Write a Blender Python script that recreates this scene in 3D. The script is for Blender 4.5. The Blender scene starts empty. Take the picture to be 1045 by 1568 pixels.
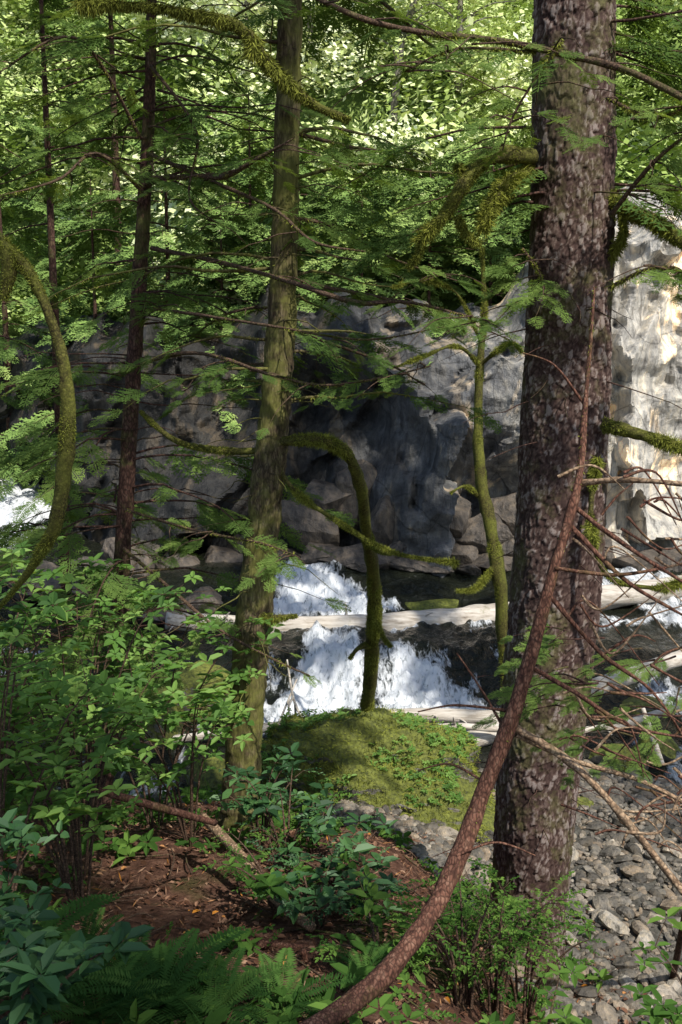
import bpy, math
import numpy as np
from mathutils import Vector, kdtree
rng=np.random.default_rng(11)
R=rng.random
def U(a,b,n=None): return rng.uniform(a,b,n)
PITCH=math.radians(9); CZ=4.2
def at(px,py,d):
    a=(px-522.5)/1568; b=-(py-784)/1568
    dy=b*math.sin(PITCH)+math.cos(PITCH); dz=b*math.cos(PITCH)-math.sin(PITCH)
    t=d/dy
    return np.array([a*t,d,CZ+dz*t])
def unit(v):
    v=np.asarray(v,float); return v/(np.linalg.norm(v,axis=-1,keepdims=True)+1e-9)
def sst(a,b,x):
    t=np.clip((x-a)/(b-a),0,1); return t*t*(3-2*t)
TAB=rng.random((256,256))
def vn(x,y):
    x=np.asarray(x,float);y=np.asarray(y,float)
    xi=np.floor(x).astype(int);yi=np.floor(y).astype(int);fx=x-xi;fy=y-yi
    fx=fx*fx*(3-2*fx);fy=fy*fy*(3-2*fy)
    g=lambda i,j:TAB[i%256,j%256]
    return (g(xi,yi)*(1-fx)+g(xi+1,yi)*fx)*(1-fy)+(g(xi,yi+1)*(1-fx)+g(xi+1,yi+1)*fx)*fy
def fbm(x,y,o=4):
    s=0;a=.5
    for k in range(o):
        s=s+a*(vn(x*2**k+17*k,y*2**k+31*k)-.5);a*=.5
    return s*2
# ---------------- terrain functions
def shift(x): return np.interp(x,[-20,-7,-5,-3.5,0,3,5,8,20],[6,4,2,.5,0,-.3,.5,.8,1.5])
def G(x,y):
    x=np.asarray(x,float);y=np.asarray(y,float)
    y2=y-shift(x)*sst(14,18,y)
    l=np.interp(y2,[-60,-10,0,2,4,6,8,9.5,11,14,17,18.9,20.1,30,60,120],[6,3,2.6,2.4,1.8,1.15,.5,-.1,-.45,-.35,0,.0,4.2,12.5,34,60])
    r=np.interp(y2,[-60,-10,0,1.5,3,4.5,5.5,8.5,9.8,11,14,17,18.9,20.1,30,60,120],[6,3,2.55,2.25,1.35,.7,.42,.18,-.12,-.45,-.35,0,.0,4.2,12.5,34,60])
    w=sst(.1,1.3,x)
    z=l*(1-w)+r*w
    z=z+fbm(x*.9,y*.9)*.16+fbm(x*.15+5,y*.15)*np.where(y>22,3,.1)
    return z
def gp(px,py):
    for d in np.arange(1.4,40,.03):
        p=at(px,py,d)
        if p[2]<=G(p[0],p[1]): break
    return p
# ---------------- mesh builder (quads)
class MB:
    def __init__(s): s.V=[];s.F=[];s.A=[];s.n=0
    def add(s,V,F,var=.5):
        V=np.asarray(V,float);F=np.asarray(F,int)
        if len(F)==0: return
        s.V.append(V);s.F.append(F+s.n);s.n+=len(V)
        s.A.append(np.broadcast_to(np.asarray(var,float),(len(F),)).copy())
    def build(s,name,mat,parent=None,smooth=True,origin=None,pattr=None):
        if not s.V: return None
        V=np.concatenate(s.V);F=np.concatenate(s.F);A=np.concatenate(s.A)
        if parent is not None: o=np.array(parent.location)
        else: o=np.zeros(3) if origin is None else np.array(origin)
        me=bpy.data.meshes.new(name)
        me.vertices.add(len(V));me.vertices.foreach_set("co",(V-o).astype(np.float32).ravel())
        me.loops.add(F.size);me.loops.foreach_set("vertex_index",F.astype(np.int32).ravel())
        me.polygons.add(len(F));me.polygons.foreach_set("loop_start",(np.arange(len(F))*4).astype(np.int32))
        me.polygons.foreach_set("use_smooth",np.full(len(F),bool(smooth)))
        me.update(calc_edges=True)
        a=me.attributes.new("var","FLOAT","FACE");a.data.foreach_set("value",A.astype(np.float32))
        if pattr:
            for k,v in pattr.items():
                a=me.attributes.new(k,"FLOAT","POINT");a.data.foreach_set("value",np.asarray(v,np.float32).ravel())
        me.materials.append(mat)
        ob=bpy.data.objects.new(name,me);bpy.context.collection.objects.link(ob)
        if parent is not None: ob.parent=parent
        else: ob.location=o
        return ob
def empty(name,loc):
    e=bpy.data.objects.new(name,None);e.location=[float(c) for c in loc];e.empty_display_size=.2
    bpy.context.collection.objects.link(e);return e
def gridF(nu,nv,wrap=False):
    i=np.arange(nu-(0 if wrap else 1));j=np.arange(nv-1)
    I,J=np.meshgrid(i,j,indexing='ij');I2=(I+1)%nu
    return np.stack([I*nv+J,I2*nv+J,I2*nv+J+1,I*nv+J+1],-1).reshape(-1,4)
def frames(d,up):
    Y=unit(d);X=unit(np.cross(Y,up));Z=np.cross(X,Y)
    return np.stack([X,Y,Z],-1)
def inst(mb,tpl,pos,M,sc,var,jit=.08):
    V,F=tpl;N=len(pos)
    if N==0:return
    sc=np.asarray(sc,float)
    W=np.einsum('nij,mj->nmi',M,V)*sc[:,None,None]+pos[:,None,:]
    FF=(F[None]+(np.arange(N)*len(V))[:,None,None]).reshape(-1,4)
    v=np.repeat(var,len(F))+U(-jit,jit,N*len(F))
    mb.add(W.reshape(-1,3),FF,np.clip(v,0,1))
# templates
class TP:
    def __init__(s): s.V=[];s.F=[]
    def q(s,*p):
        n=len(s.V);s.V+=list(p);s.F.append([n,n+1,n+2,n+3])
    def diamond(s,b,d,nrm,L,W):
        d=unit(d);x=unit(np.cross(d,nrm));b=np.array(b,float)
        s.q(b,b+d*L*.45+x*W*.5,b+d*L,b+d*L*.45-x*W*.5)
    def leaf(s,b,d,nrm,L,W,fold=.2,droop=.12):
        d=unit(d);x=unit(np.cross(d,nrm));n=unit(np.cross(x,d));b=np.array(b,float)
        tip=b+d*L-n*droop*L
        for sg in (1,-1):
            a=b+d*L*.28+x*W*.48*sg+n*fold*W;c=b+d*L*.68+x*W*.4*sg+n*(fold*W-droop*L*.4)
            if sg==1:s.q(b,a,c,tip)
            else:s.q(b,tip,c,a)
    def arr(s): return np.array(s.V),np.array(s.F)
Zu=np.array([0,0,1.])
def spray(nt,kd_,w1,w2,l2):
    T=TP()
    ax=lambda t:np.array([.03*math.sin(5*t),t,-.16*t*t])
    for i in range(5): 
        a,b=ax(i/5),ax((i+1)/5);w=.008
        T.q(a-[w,0,0],a+[w,0,0],b+[w,0,0],b-[w,0,0])
    for i in range(nt):
        for sd in (-1,1):
            t=.06+.9*(i+.5*(sd>0)+U(-.2,.2))/nt
            b=ax(t);L=(.40*(1-t)**.75*min(1,t*4+.35)+.05)*U(.75,1.15)
            an=math.radians(U(42,60));d=np.array([sd*math.sin(an),math.cos(an),U(-.25,.05)])
            nrm=np.array([U(-.25,.25),U(-.2,.2),1])
            T.diamond(b,d,nrm,L,w1)
            k=int(L/kd_)
            for j in range(k):
                for s2 in (-1,1):
                    tt=(j+.4+.4*R())/max(k,1)
                    bb=b+unit(d)*L*tt;an2=an+s2*U(.6,.95)
                    d2=np.array([sd*math.sin(an2),math.cos(an2),U(-.25,.15)])
                    T.diamond(bb,d2,nrm,l2*(1.1-.6*tt)*U(.7,1.2),w2)
    return T.arr()
HI=[spray(15,.07,.032,.03,.10) for _ in range(5)];MI=[spray(11,.1,.038,.038,.12) for _ in range(4)];LO=[spray(8,.16,.07,.055,.15) for _ in range(4)]
def whorl(n,w=.5,el=.1):
    T=TP();a0=R()*6
    for i in range(n):
        a=a0+i*6.283/n+U(-.25,.25);T.leaf(np.array([math.cos(a),math.sin(a),0])*.08,[math.cos(a),math.sin(a),U(-.25,.3)+el],[U(-.2,.2),U(-.2,.2),1],U(.6,1.15),w*U(.75,1.15))
    return T.arr()
WH=[whorl(n) for n in (3,4,5,5,6,6,7)]
def leafy(n,ll=.2,ww=.11):
    T=TP()
    for i in range(n):
        t=(i+.5+U(-.3,.3))/n;b=[.04*math.sin(7*t+n),t,-.1*t*t];sd=1 if R()<.5 else -1
        T.leaf(b,[sd*U(.5,1),U(.1,1),U(-.3,.4)],[U(-.4,.4),U(-.4,.4),1],ll*U(.6,1.3),ww*U(.7,1.3))
        if i<n-1:T.q(np.array(b)-[.004,0,0],np.array(b)+[.004,0,0],np.array([0,t+1/n,-.1*t*t]),np.array([-.005,t+1/n,-.1*t*t]))
    T.leaf([0,.98,-.1],[0,1,0],Zu,ll,ww)
    return T.arr()
LT=[leafy(n) for n in (9,11,12,13,15,16)]
def clump(n,s):
    T=TP()
    for i in range(n):
        v=unit(rng.normal(size=3))*R()**.4*np.array([.6,.6,.42]);d=unit(rng.normal(size=3)*[1,1,.5])
        T.diamond(v,d,[U(-.6,.6),U(-.8,.3),1],s*U(.6,1.5),s*.75)
    return T.arr()
CL=[clump(66,.12) for _ in range(5)]
def frond():
    T=TP();n=30
    ax=lambda t:np.array([0,t,.55*t-.75*t*t])
    for i in range(n):
        t=.1+.9*i/n;L=.17*math.sin(math.pi*min(1,(t*.85+.12)))**.7+.01
        for sd in(-1,1):T.diamond(ax(t),[sd,.28,U(-.15,.05)],[0,.2,1],L,.032)
        a,b=ax(t),ax(t+.9/n);T.q(a-[.006,0,0],a+[.006,0,0],b+[.004,0,0],b-[.004,0,0])
    return T.arr()
FR=[frond() for _ in range(2)]
def place(mb,tpls,pos,dr,up,sc,var,jit=.08):
    pos=np.asarray(pos,float);N=len(pos)
    if N==0:return
    dr=np.asarray(dr,float);up=np.asarray(up,float);sc=np.asarray(sc,float);var=np.broadcast_to(np.asarray(var,float),(N,))
    k=rng.integers(0,len(tpls),N);M=frames(dr,up)
    for i,t in enumerate(tpls):
        m=k==i;inst(mb,t,pos[m],M[m],sc[m],var[m],jit)
def cr(P,n):
    P=np.asarray(P,float)
    if P.ndim==1:P=P[:,None]
    k=len(P);t=np.linspace(0,k-1-1e-6,n);i=np.floor(t).astype(int);f=(t-i)[:,None]
    g=lambda j:P[np.clip(j,0,k-1)]
    p0,p1,p2,p3=g(i-1),g(i),g(i+1),g(i+2)
    return .5*((2*p1)+(-p0+p2)*f+(2*p0-5*p1+4*p2-p3)*f*f+(-p0+3*p1-3*p2+p3)*f**3)
def tube(mb,P,Rr,n=12,sides=8,rough=.0,var=.5,cap=False):
    P=cr(P,n);Rr=cr(Rr,n)[:,0]
    T=unit(np.gradient(P,axis=0));m=np.abs(T.mean(0))
    ref=np.array([0,1.,0]) if m[1]<.75*np.linalg.norm(m) else Zu
    A=unit(np.cross(T,ref));B=np.cross(T,A)
    th=np.linspace(0,2*math.pi,sides,endpoint=False)
    rr=Rr[:,None]*np.ones(sides)
    if rough:
        o=R()*100;s=np.arange(n)[:,None]*.35
        rr=rr*(1+rough*2*(vn(s+o+np.cos(th)*1.3,np.sin(th)*1.3+o)-.5)+rough*(rng.random((n,sides))-.5))
    V=P[:,None,:]+rr[...,None]*(np.cos(th)[None,:,None]*A[:,None,:]+np.sin(th)[None,:,None]*B[:,None,:])
    if cap:
        V=np.concatenate([np.repeat(P[:1,None,:],sides,1),V,np.repeat(P[-1:,None,:],sides,1)])
    V=V.transpose(1,0,2)
    mb.add(V.reshape(-1,3),gridF(sides,V.shape[1],True),var)
    return P,Rr
def fuzz(mb,P,Rr,dens,L,hang=.8):
    ln=np.linalg.norm(np.diff(P,axis=0),axis=1);tot=ln.sum();N=int(dens*tot)
    c=np.concatenate([[0],np.cumsum(ln)]);s=U(0,tot,N)
    p=np.stack([np.interp(s,c,P[:,k]) for k in range(3)],1);r=np.interp(s,c,Rr)
    T=unit(np.stack([np.interp(s,c,np.gradient(P,axis=0)[:,k]) for k in range(3)],1))
    o=rng.normal(size=(N,3));o=unit(o-T*(o*T).sum(1,keepdims=True))
    q=R()*50;lump=np.clip(2.4*vn(s*7+q,np.zeros(N)+q)-.5,.1,1.6)
    d=unit(o*.7+rng.normal(size=(N,3))*.7+np.array([0,0,-hang]))
    b=p+o*r[:,None]*.85;LL=(L*U(.3,1.2,N)*lump)[:,None];x=unit(np.cross(d,rng.normal(size=(N,3))))*.0014*(1+L*14)
    V=np.stack([b-x,b+x,b+d*LL*.6+x*.8,b+d*LL],1).reshape(-1,3)
    mb.add(V,np.arange(4*N).reshape(N,4),np.clip(U(.0,.7,N)+.25*lump,0,1))
# ---------------- materials
def newmat(name):
    m=bpy.data.materials.new(name);m.use_nodes=True;nt=m.node_tree;nt.nodes.clear()
    out=nt.nodes.new('ShaderNodeOutputMaterial');return m,nt,out
def nd(nt,t,ins=None,**kw):
    n=nt.nodes.new(t)
    for k,v in kw.items(): setattr(n,k,v)
    if ins:
        for k,v in ins.items():
            if isinstance(v,bpy.types.NodeSocket): nt.links.new(v,n.inputs[k])
            elif isinstance(v,tuple) and len(v)==3 and n.inputs[k].type=='RGBA': n.inputs[k].default_value=(*v,1)
            else: n.inputs[k].default_value=v
    return n
def ramp(nt,fac,stops):
    n=nt.nodes.new('ShaderNodeValToRGB');nt.links.new(fac,n.inputs[0]);e=n.color_ramp.elements
    while len(e)<len(stops): e.new(.5)
    for k,(p,c) in enumerate(stops):
        e[k].position=p;c=c if isinstance(c,tuple) else (c,c,c);e[k].color=(*c,1)
    return n.outputs[0]
def mix(nt,f,a,b,bt='MIX'):
    n=nt.nodes.new('ShaderNodeMix');n.data_type='RGBA';n.blend_type=bt
    for i,v in ((0,f),(6,a),(7,b)):
        if isinstance(v,bpy.types.NodeSocket): nt.links.new(v,n.inputs[i])
        elif i==0:n.inputs[0].default_value=v
        else:n.inputs[i].default_value=(*v,1)
    return n.outputs[2]
def fol(name,stops,tr=.4,rough=.5,spec=.3,gloss=False):
    m,nt,out=newmat(name)
    a=nd(nt,'ShaderNodeAttribute',attribute_name='var')
    c=ramp(nt,a.outputs['Fac'],stops)
    if tr==0:
        p=nd(nt,'ShaderNodeBsdfDiffuse',{'Color':c});nt.links.new(p.outputs[0],out.inputs[0]);return m
    if gloss: p=nd(nt,'ShaderNodeBsdfPrincipled',{'Base Color':c,'Roughness':rough,'Specular IOR Level':spec})
    else: p=nd(nt,'ShaderNodeBsdfDiffuse',{'Color':c})
    c2=mix(nt,1.0,c,(1.4,1.25,.6),'MULTIPLY')
    t=nd(nt,'ShaderNodeBsdfTranslucent',{'Color':c2})
    s=nd(nt,'ShaderNodeMixShader',{0:tr,1:p.outputs[0],2:t.outputs[0]});nt.links.new(s.outputs[0],out.inputs[0]);return m
def bark(name,cols,scale=(30,30,10),moss=.0,mosscol=(.09,.11,.02),usevar=False,bump=.6,dist=.01,plain=False):
    m,nt,out=newmat(name)
    tc=nd(nt,'ShaderNodeTexCoord');mp=nd(nt,'ShaderNodeMapping',{'Vector':tc.outputs['Object'],'Scale':scale})
    n1=nd(nt,'ShaderNodeTexNoise',{'Vector':mp.outputs[0],'Scale':1.0,'Detail':6.0,'Roughness':.68})
    f=n1.outputs[0];h=n1
    if not usevar and not plain:
        vo=nd(nt,'ShaderNodeTexVoronoi',{'Vector':mp.outputs[0],'Scale':1.3},feature='DISTANCE_TO_EDGE')
        h=nd(nt,'ShaderNodeMath',{0:vo.outputs['Distance'],1:n1.outputs[0]},operation='MULTIPLY')
    if usevar:
        a=nd(nt,'ShaderNodeAttribute',attribute_name='bk')
        f=nd(nt,'ShaderNodeMath',{0:a.outputs['Fac'],1:n1.outputs[0]},operation='MULTIPLY');f=nd(nt,'ShaderNodeMath',{0:f.outputs[0],1:1.9},operation='MULTIPLY').outputs[0]
    c=ramp(nt,f,cols)
    if not usevar and not plain:
        k=ramp(nt,h.outputs[0],[(0,.35),(.12,1)]);c=mix(nt,1.0,c,k,'MULTIPLY')
    if moss>0:
        n2=nd(nt,'ShaderNodeTexNoise',{'Vector':tc.outputs['Object'],'Scale':3.2,'Detail':7.0,'Roughness':.75})
        k=ramp(nt,n2.outputs[0],[(.62-moss*.35,0.),(.76-moss*.3,.85)])
        c=mix(nt,k,c,mix(nt,1.0,ramp(nt,n1.outputs[0],[(.3,.5),(.7,1.4)]),mosscol,'MULTIPLY'))
    b=nd(nt,'ShaderNodeBump',{'Height':h.outputs[0],'Strength':bump,'Distance':dist})
    p=nd(nt,'ShaderNodeBsdfPrincipled',{'Base Color':c,'Roughness':.85,'Specular IOR Level':.2,'Normal':b.outputs[0]})
    nt.links.new(p.outputs[0],out.inputs[0]);return m
m_hem=fol('hemlock_needles',[(0,(.045,.085,.027)),(.5,(.12,.20,.05)),(1,(.26,.36,.09))],.4)
m_hemfar=fol('far_hemlock_needles',[(0,(.065,.115,.03)),(.5,(.20,.31,.08)),(1,(.42,.53,.16))],0)
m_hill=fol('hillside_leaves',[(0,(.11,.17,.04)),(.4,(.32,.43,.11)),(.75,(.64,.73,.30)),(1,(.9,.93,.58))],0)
m_salmon=fol('salmonberry_leaves',[(0,(.05,.12,.025)),(.5,(.14,.28,.052)),(1,(.27,.43,.10))],.4,.6,.3,True)
m_salal=fol('salal_leaves',[(0,(.02,.055,.02)),(.6,(.045,.12,.035)),(1,(.10,.2,.06))],.15,.5,.35,True)
m_hb=fol('huckleberry_leaves',[(0,(.04,.09,.02)),(.5,(.085,.18,.035)),(1,(.18,.30,.06))],.35)
m_fern=fol('fern_fronds',[(0,(.025,.065,.018)),(.6,(.055,.13,.03)),(1,(.11,.2,.045))],.3)
m_moss=fol('moss',[(0,(.055,.055,.014)),(.5,(.15,.165,.03)),(1,(.32,.34,.06))],0)
m_litter=fol('leaf_litter',[(0,(.05,.025,.015)),(.5,(.18,.09,.055)),(.9,(.32,.2,.13)),(1,(.5,.2,.03))],0)
m_big=bark('spruce_bark',[(0,(.014,.008,.007)),(.3,(.06,.034,.028)),(.55,(.115,.075,.06)),(.9,(.25,.20,.175))],(90,90,60),.38,(.12,.115,.04),True,.5,.005)
m_mid=bark('hemlock_bark',[(.25,(.03,.018,.012)),(.5,(.11,.08,.045)),(.75,(.25,.2,.12))],(42,42,10),.6,(.15,.15,.035))
m_thin=bark('young_hemlock_bark',[(.25,(.03,.015,.012)),(.55,(.11,.055,.04)),(.8,(.24,.17,.13))],(45,45,20),.3,(.10,.11,.03))
m_twig=bark('dead_twig_bark',[(.25,(.05,.03,.02)),(.6,(.16,.1,.065)),(.8,(.3,.22,.15))],(60,60,60),.2)
m_tan=bark('peeled_branch_wood',[(.25,(.18,.10,.06)),(.5,(.38,.25,.15)),(.75,(.55,.42,.28))],(50,50,50),.05)
m_red=bark('red_branch_bark',[(.25,(.05,.025,.018)),(.5,(.17,.075,.048)),(.75,(.33,.19,.125))],(70,70,30),.25,(.12,.10,.03))
m_mossy=bark('mossy_bark',[(.3,(.04,.03,.012)),(.55,(.11,.1,.025)),(.8,(.2,.18,.05))],(60,60,60),.5,(.14,.15,.025))
m_log=bark('weathered_log_wood',[(.3,(.16,.13,.10)),(.4,(.40,.34,.27)),(.52,(.56,.50,.42)),(.7,(.70,.64,.55))],(2.2,20,26),.08,(.18,.17,.06),bump=.7,dist=.02,plain=True)
m_snag=bark('grey_bark',[(.25,(.14,.12,.1)),(.5,(.28,.25,.21)),(.8,(.42,.4,.34))],(20,20,6),.2)
def rockmat(name,dark,light,moss,sc=1.0,xgrad=False,usevar=False,det=7.):
    m,nt,out=newmat(name);tc=nd(nt,'ShaderNodeTexCoord');O=tc.outputs['Object']
    n1=nd(nt,'ShaderNodeTexNoise',{'Vector':O,'Scale':2.2*sc,'Detail':det,'Roughness':.72})
    mp=nd(nt,'ShaderNodeMapping',{'Vector':O,'Scale':(5*sc,5*sc,.9*sc),'Rotation':(0,.35,0)})
    n2=nd(nt,'ShaderNodeTexNoise',{'Vector':mp.outputs[0],'Scale':1.0,'Detail':6.0,'Roughness':.7})
    c=ramp(nt,n1.outputs[0],[(.3,dark),(.7,light)])
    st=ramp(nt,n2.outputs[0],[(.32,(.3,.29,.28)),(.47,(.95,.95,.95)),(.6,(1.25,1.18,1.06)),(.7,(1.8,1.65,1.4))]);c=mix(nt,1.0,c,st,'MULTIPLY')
    if xgrad:
        dv=mix(nt,.12,O,n1.outputs['Color'])
        vo=nd(nt,'ShaderNodeTexVoronoi',{'Vector':nd(nt,'ShaderNodeMapping',{'Vector':dv,'Scale':(2.2,.6,1.1),'Rotation':(0,.5,0)}).outputs[0],'Scale':1.},feature='DISTANCE_TO_EDGE')
        cr_=ramp(nt,vo.outputs['Distance'],[(0,.2),(.018,1.)]);c=mix(nt,.7,c,cr_,'MULTIPLY')
    if usevar:
        a=nd(nt,'ShaderNodeAttribute',attribute_name='var');k=ramp(nt,a.outputs['Fac'],[(0,(.4,.38,.35)),(.6,(1,.97,.92)),(.85,(1.2,1.,.8)),(1,(1.9,1.85,1.75))]);c=mix(nt,1.0,c,k,'MULTIPLY')
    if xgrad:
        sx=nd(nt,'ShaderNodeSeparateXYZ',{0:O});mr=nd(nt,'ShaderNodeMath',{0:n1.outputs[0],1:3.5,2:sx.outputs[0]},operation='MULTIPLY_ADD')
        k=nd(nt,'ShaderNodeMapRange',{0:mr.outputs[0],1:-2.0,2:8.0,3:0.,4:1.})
        k=ramp(nt,k.outputs[0],[(.30,(.25,.24,.22)),(.44,(.55,.56,.58)),(.60,(1.15,1.17,1.2)),(.70,(2.5,2.4,2.2)),(.79,(4.3,4.1,3.7))]);c=mix(nt,1.0,c,k,'MULTIPLY')  # shaded centre and sunlit right end put into the rock colour along x
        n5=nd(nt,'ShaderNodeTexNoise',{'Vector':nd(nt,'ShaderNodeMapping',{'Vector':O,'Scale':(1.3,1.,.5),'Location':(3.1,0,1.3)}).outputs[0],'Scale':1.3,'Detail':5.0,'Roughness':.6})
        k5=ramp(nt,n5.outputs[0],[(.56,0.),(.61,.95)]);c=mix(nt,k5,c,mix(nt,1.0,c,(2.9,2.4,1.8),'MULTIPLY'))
    ge=nd(nt,'ShaderNodeNewGeometry');sz=nd(nt,'ShaderNodeSeparateXYZ',{0:ge.outputs['Normal']})
    n3=nd(nt,'ShaderNodeTexNoise',{'Vector':O,'Scale':3.*sc,'Detail':5.0})
    s=nd(nt,'ShaderNodeMath',{0:sz.outputs[2],1:n3.outputs[0]},operation='ADD')
    k=ramp(nt,s.outputs[0],[(1.5-moss,0.),(1.65-moss,1.)])
    n4=nd(nt,'ShaderNodeTexNoise',{'Vector':O,'Scale':30.,'Detail':4.0})
    mc=ramp(nt,n4.outputs[0],[(.3,(.06,.07,.014)),(.7,(.22,.24,.038))])
    if moss>-1: c=mix(nt,k,c,mc)
    hs=nd(nt,'ShaderNodeMath',{0:n1.outputs[0],1:n2.outputs[0]},operation='ADD')
    b=nd(nt,'ShaderNodeBump',{'Height':hs.outputs[0],'Strength':.8,'Distance':.12/sc})
    p=nd(nt,'ShaderNodeBsdfPrincipled',{'Base Color':c,'Roughness':.55,'Specular IOR Level':.4,'Normal':b.outputs[0]})
    nt.links.new(p.outputs[0],out.inputs[0]);return m
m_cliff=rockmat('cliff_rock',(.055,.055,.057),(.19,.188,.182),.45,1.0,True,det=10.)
m_rock=rockmat('creek_rock',(.04,.036,.032),(.17,.14,.11),.35,2.)
m_mrock=rockmat('mossy_rock',(.12,.11,.09),(.3,.285,.25),1.05,2.)
m_peb=rockmat('gravel_stone',(.15,.14,.12),(.30,.28,.25),-2,4.,usevar=True)
def groundmat():
    m,nt,out=newmat('forest_soil');tc=nd(nt,'ShaderNodeTexCoord');O=tc.outputs['Object']
    n1=nd(nt,'ShaderNodeTexNoise',{'Vector':O,'Scale':14.,'Detail':7.0,'Roughness':.75})
    n2=nd(nt,'ShaderNodeTexNoise',{'Vector':O,'Scale':1.1,'Detail':5.0})
    c=ramp(nt,n1.outputs[0],[(.3,(.035,.02,.014)),(.5,(.12,.06,.04)),(.7,(.26,.15,.10))])
    k=ramp(nt,n2.outputs[0],[(.55,0.),(.65,1.)]);c=mix(nt,k,c,(.05,.07,.015))
    g=nd(nt,'ShaderNodeAttribute',attribute_name='gravel')
    gc=ramp(nt,n1.outputs[0],[(.3,(.05,.045,.037)),(.7,(.2,.19,.16))]);c=mix(nt,g.outputs['Fac'],c,gc)
    g2=nd(nt,'ShaderNodeAttribute',attribute_name='hill')
    c=mix(nt,g2.outputs['Fac'],c,ramp(nt,n1.outputs[0],[(.3,(.03,.05,.012)),(.7,(.14,.2,.045))]))
    b=nd(nt,'ShaderNodeBump',{'Height':n1.outputs[0],'Strength':.8,'Distance':.05})
    p=nd(nt,'ShaderNodeBsdfPrincipled',{'Base Color':c,'Roughness':.95,'Specular IOR Level':.1,'Normal':b.outputs[0]})
    nt.links.new(p.outputs[0],out.inputs[0]);return m
def watermat():
    m,nt,out=newmat('creek_water');tc=nd(nt,'ShaderNodeTexCoord');O=tc.outputs['Object']
    mp=nd(nt,'ShaderNodeMapping',{'Vector':O,'Scale':(5.,2.4,4.)})
    n1=nd(nt,'ShaderNodeTexNoise',{'Vector':mp.outputs[0],'Scale':1.6,'Detail':5.0,'Roughness':.6,'Distortion':.6})
    mp2=nd(nt,'ShaderNodeMapping',{'Vector':O,'Scale':(14.,3.2,8.)})
    n2=nd(nt,'ShaderNodeTexNoise',{'Vector':mp2.outputs[0],'Scale':1.2,'Detail':8.0,'Roughness':.72,'Distortion':.7})
    a=nd(nt,'ShaderNodeAttribute',attribute_name='foam')
    s=nd(nt,'ShaderNodeMath',{0:n2.outputs[0],1:-1.7,2:a.outputs['Fac']},operation='MULTIPLY_ADD')
    k=nd(nt,'ShaderNodeMapRange',{0:s.outputs[0],1:-.30,2:.07,3:0.,4:1.}).outputs[0]
    b=nd(nt,'ShaderNodeBump',{'Height':n1.outputs[0],'Strength':1.,'Distance':.14})
    p=nd(nt,'ShaderNodeBsdfPrincipled',{'Base Color':(.014,.016,.010),'Roughness':.08,'IOR':1.33,'Normal':b.outputs[0]})
    b2=nd(nt,'ShaderNodeBump',{'Height':n2.outputs[0],'Strength':.8,'Distance':.1})
    fc=ramp(nt,n2.outputs[0],[(.35,(.96,.97,.97)),(.55,(.86,.89,.9)),(.7,(.42,.47,.48))])
    f=nd(nt,'ShaderNodeBsdfPrincipled',{'Base Color':fc,'Roughness':.6,'Normal':b2.outputs[0]})
    x=nd(nt,'ShaderNodeMixShader',{0:k,1:p.outputs[0],2:f.outputs[0]});nt.links.new(x.outputs[0],out.inputs[0]);return m
# ---------------- ground
xs=np.unique(np.concatenate([np.linspace(-90,-9,40),np.linspace(-9,9,240),np.linspace(9,90,40)]))
ys=np.unique(np.concatenate([np.linspace(-60,0,30),np.linspace(0,12,220),np.linspace(12,26,90),np.linspace(26,120,60)]))
X,Y=np.meshgrid(xs,ys,indexing='ij');Z=G(X,Y)+fbm(X*6,Y*6,3)*.03
mb=MB();mb.add(np.stack([X,Y,Z],-1).reshape(-1,3),gridF(len(xs),len(ys)))
grav=sst(.75,.45,Z+fbm(X*2,Y*2)*.3)*sst(22,18,Y)
mb.build('ground',groundmat(),pattr={'gravel':grav,'hill':sst(18.5,20,Y)})
# ---------------- water
def WZ(x,y):
    w=.22*fbm(x*.9+3,y*.3)
    z=.32*sst(11.7,13.1,y+w)+.38*sst(14.7,16.4,y+w*1.5)
    z=z+.75*sst(-4.2,-7,x)*sst(15,18.5,y)
    return z
def foam(x,y):
    n=fbm(x*2.5,y*2)*.35
    l=np.interp(y,[14.4,14.8,16.5],[-1.2,-1.1,-1.0])+n*.5;r=np.interp(y,[14.4,14.9,15.5,16.6],[.35,1.05,.6,-.3])+n
    up=sst(-.25,.2,x-l)*sst(-.35,.35,r-x)*sst(14.1,14.75,y)*sst(17.2,16.3,y)
    l=np.interp(y,[11.3,12,13.7],[-.95,-.7,-.5])+n*.5;r=np.interp(y,[11.3,12,13.7],[.35,.28,.26])+n*.5
    lo=sst(-.2,.2,x-l)*sst(-.15,.15,r-x)*sst(10.6,11.3,y)*sst(14.3,13.5,y)
    l=np.interp(y,[11.4,12.9],[.4,.6])+n*.5;r=np.interp(y,[11.4,12.9],[1.9,1.1])+n*.6
    l2=sst(-.2,.15,x-l)*sst(-.5,.35,r-x)*sst(10.6,11.4,y)*sst(13.8,12.8,y)
    le=sst(-5.1,-5.7,x)*sst(16,17.3,y)*.95
    st=.74*sst(-.05,.28,fbm(x*1.5+9,y*.7))*sst(13.8,12.6,y)
    st2=.9*sst(12.1,11.5,y)*sst(10.3,11.0,y)*sst(-2.1,-1.3,x)*sst(3.6,1.8,x)*sst(-.35,.05,fbm(x*3,y*2))
    st3=.8*sst(15.2,14.5,y)*sst(13.4,14.,y)*sst(-2.1,-1.3,x)*sst(6.8,1.2,x)*sst(-.2,.2,fbm(x*2+30,y*2))
    st4=.85*sst(3.2,4,x)*sst(13.,14.,y)*sst(17.5,16,y)*sst(-.15,.2,fbm(x*1.2+60,y*1.2))
    return np.clip(np.maximum.reduce([up,lo,l2,le,st,st2,st3,st4]),0,1)
xs=np.unique(np.concatenate([np.linspace(-60,-7,30),np.linspace(-7,7,400),np.linspace(7,60,30)]));ys=np.unique(np.concatenate([np.linspace(8.6,10.5,40),np.linspace(10.5,17.5,260),np.linspace(17.5,26,40)]))
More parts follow.
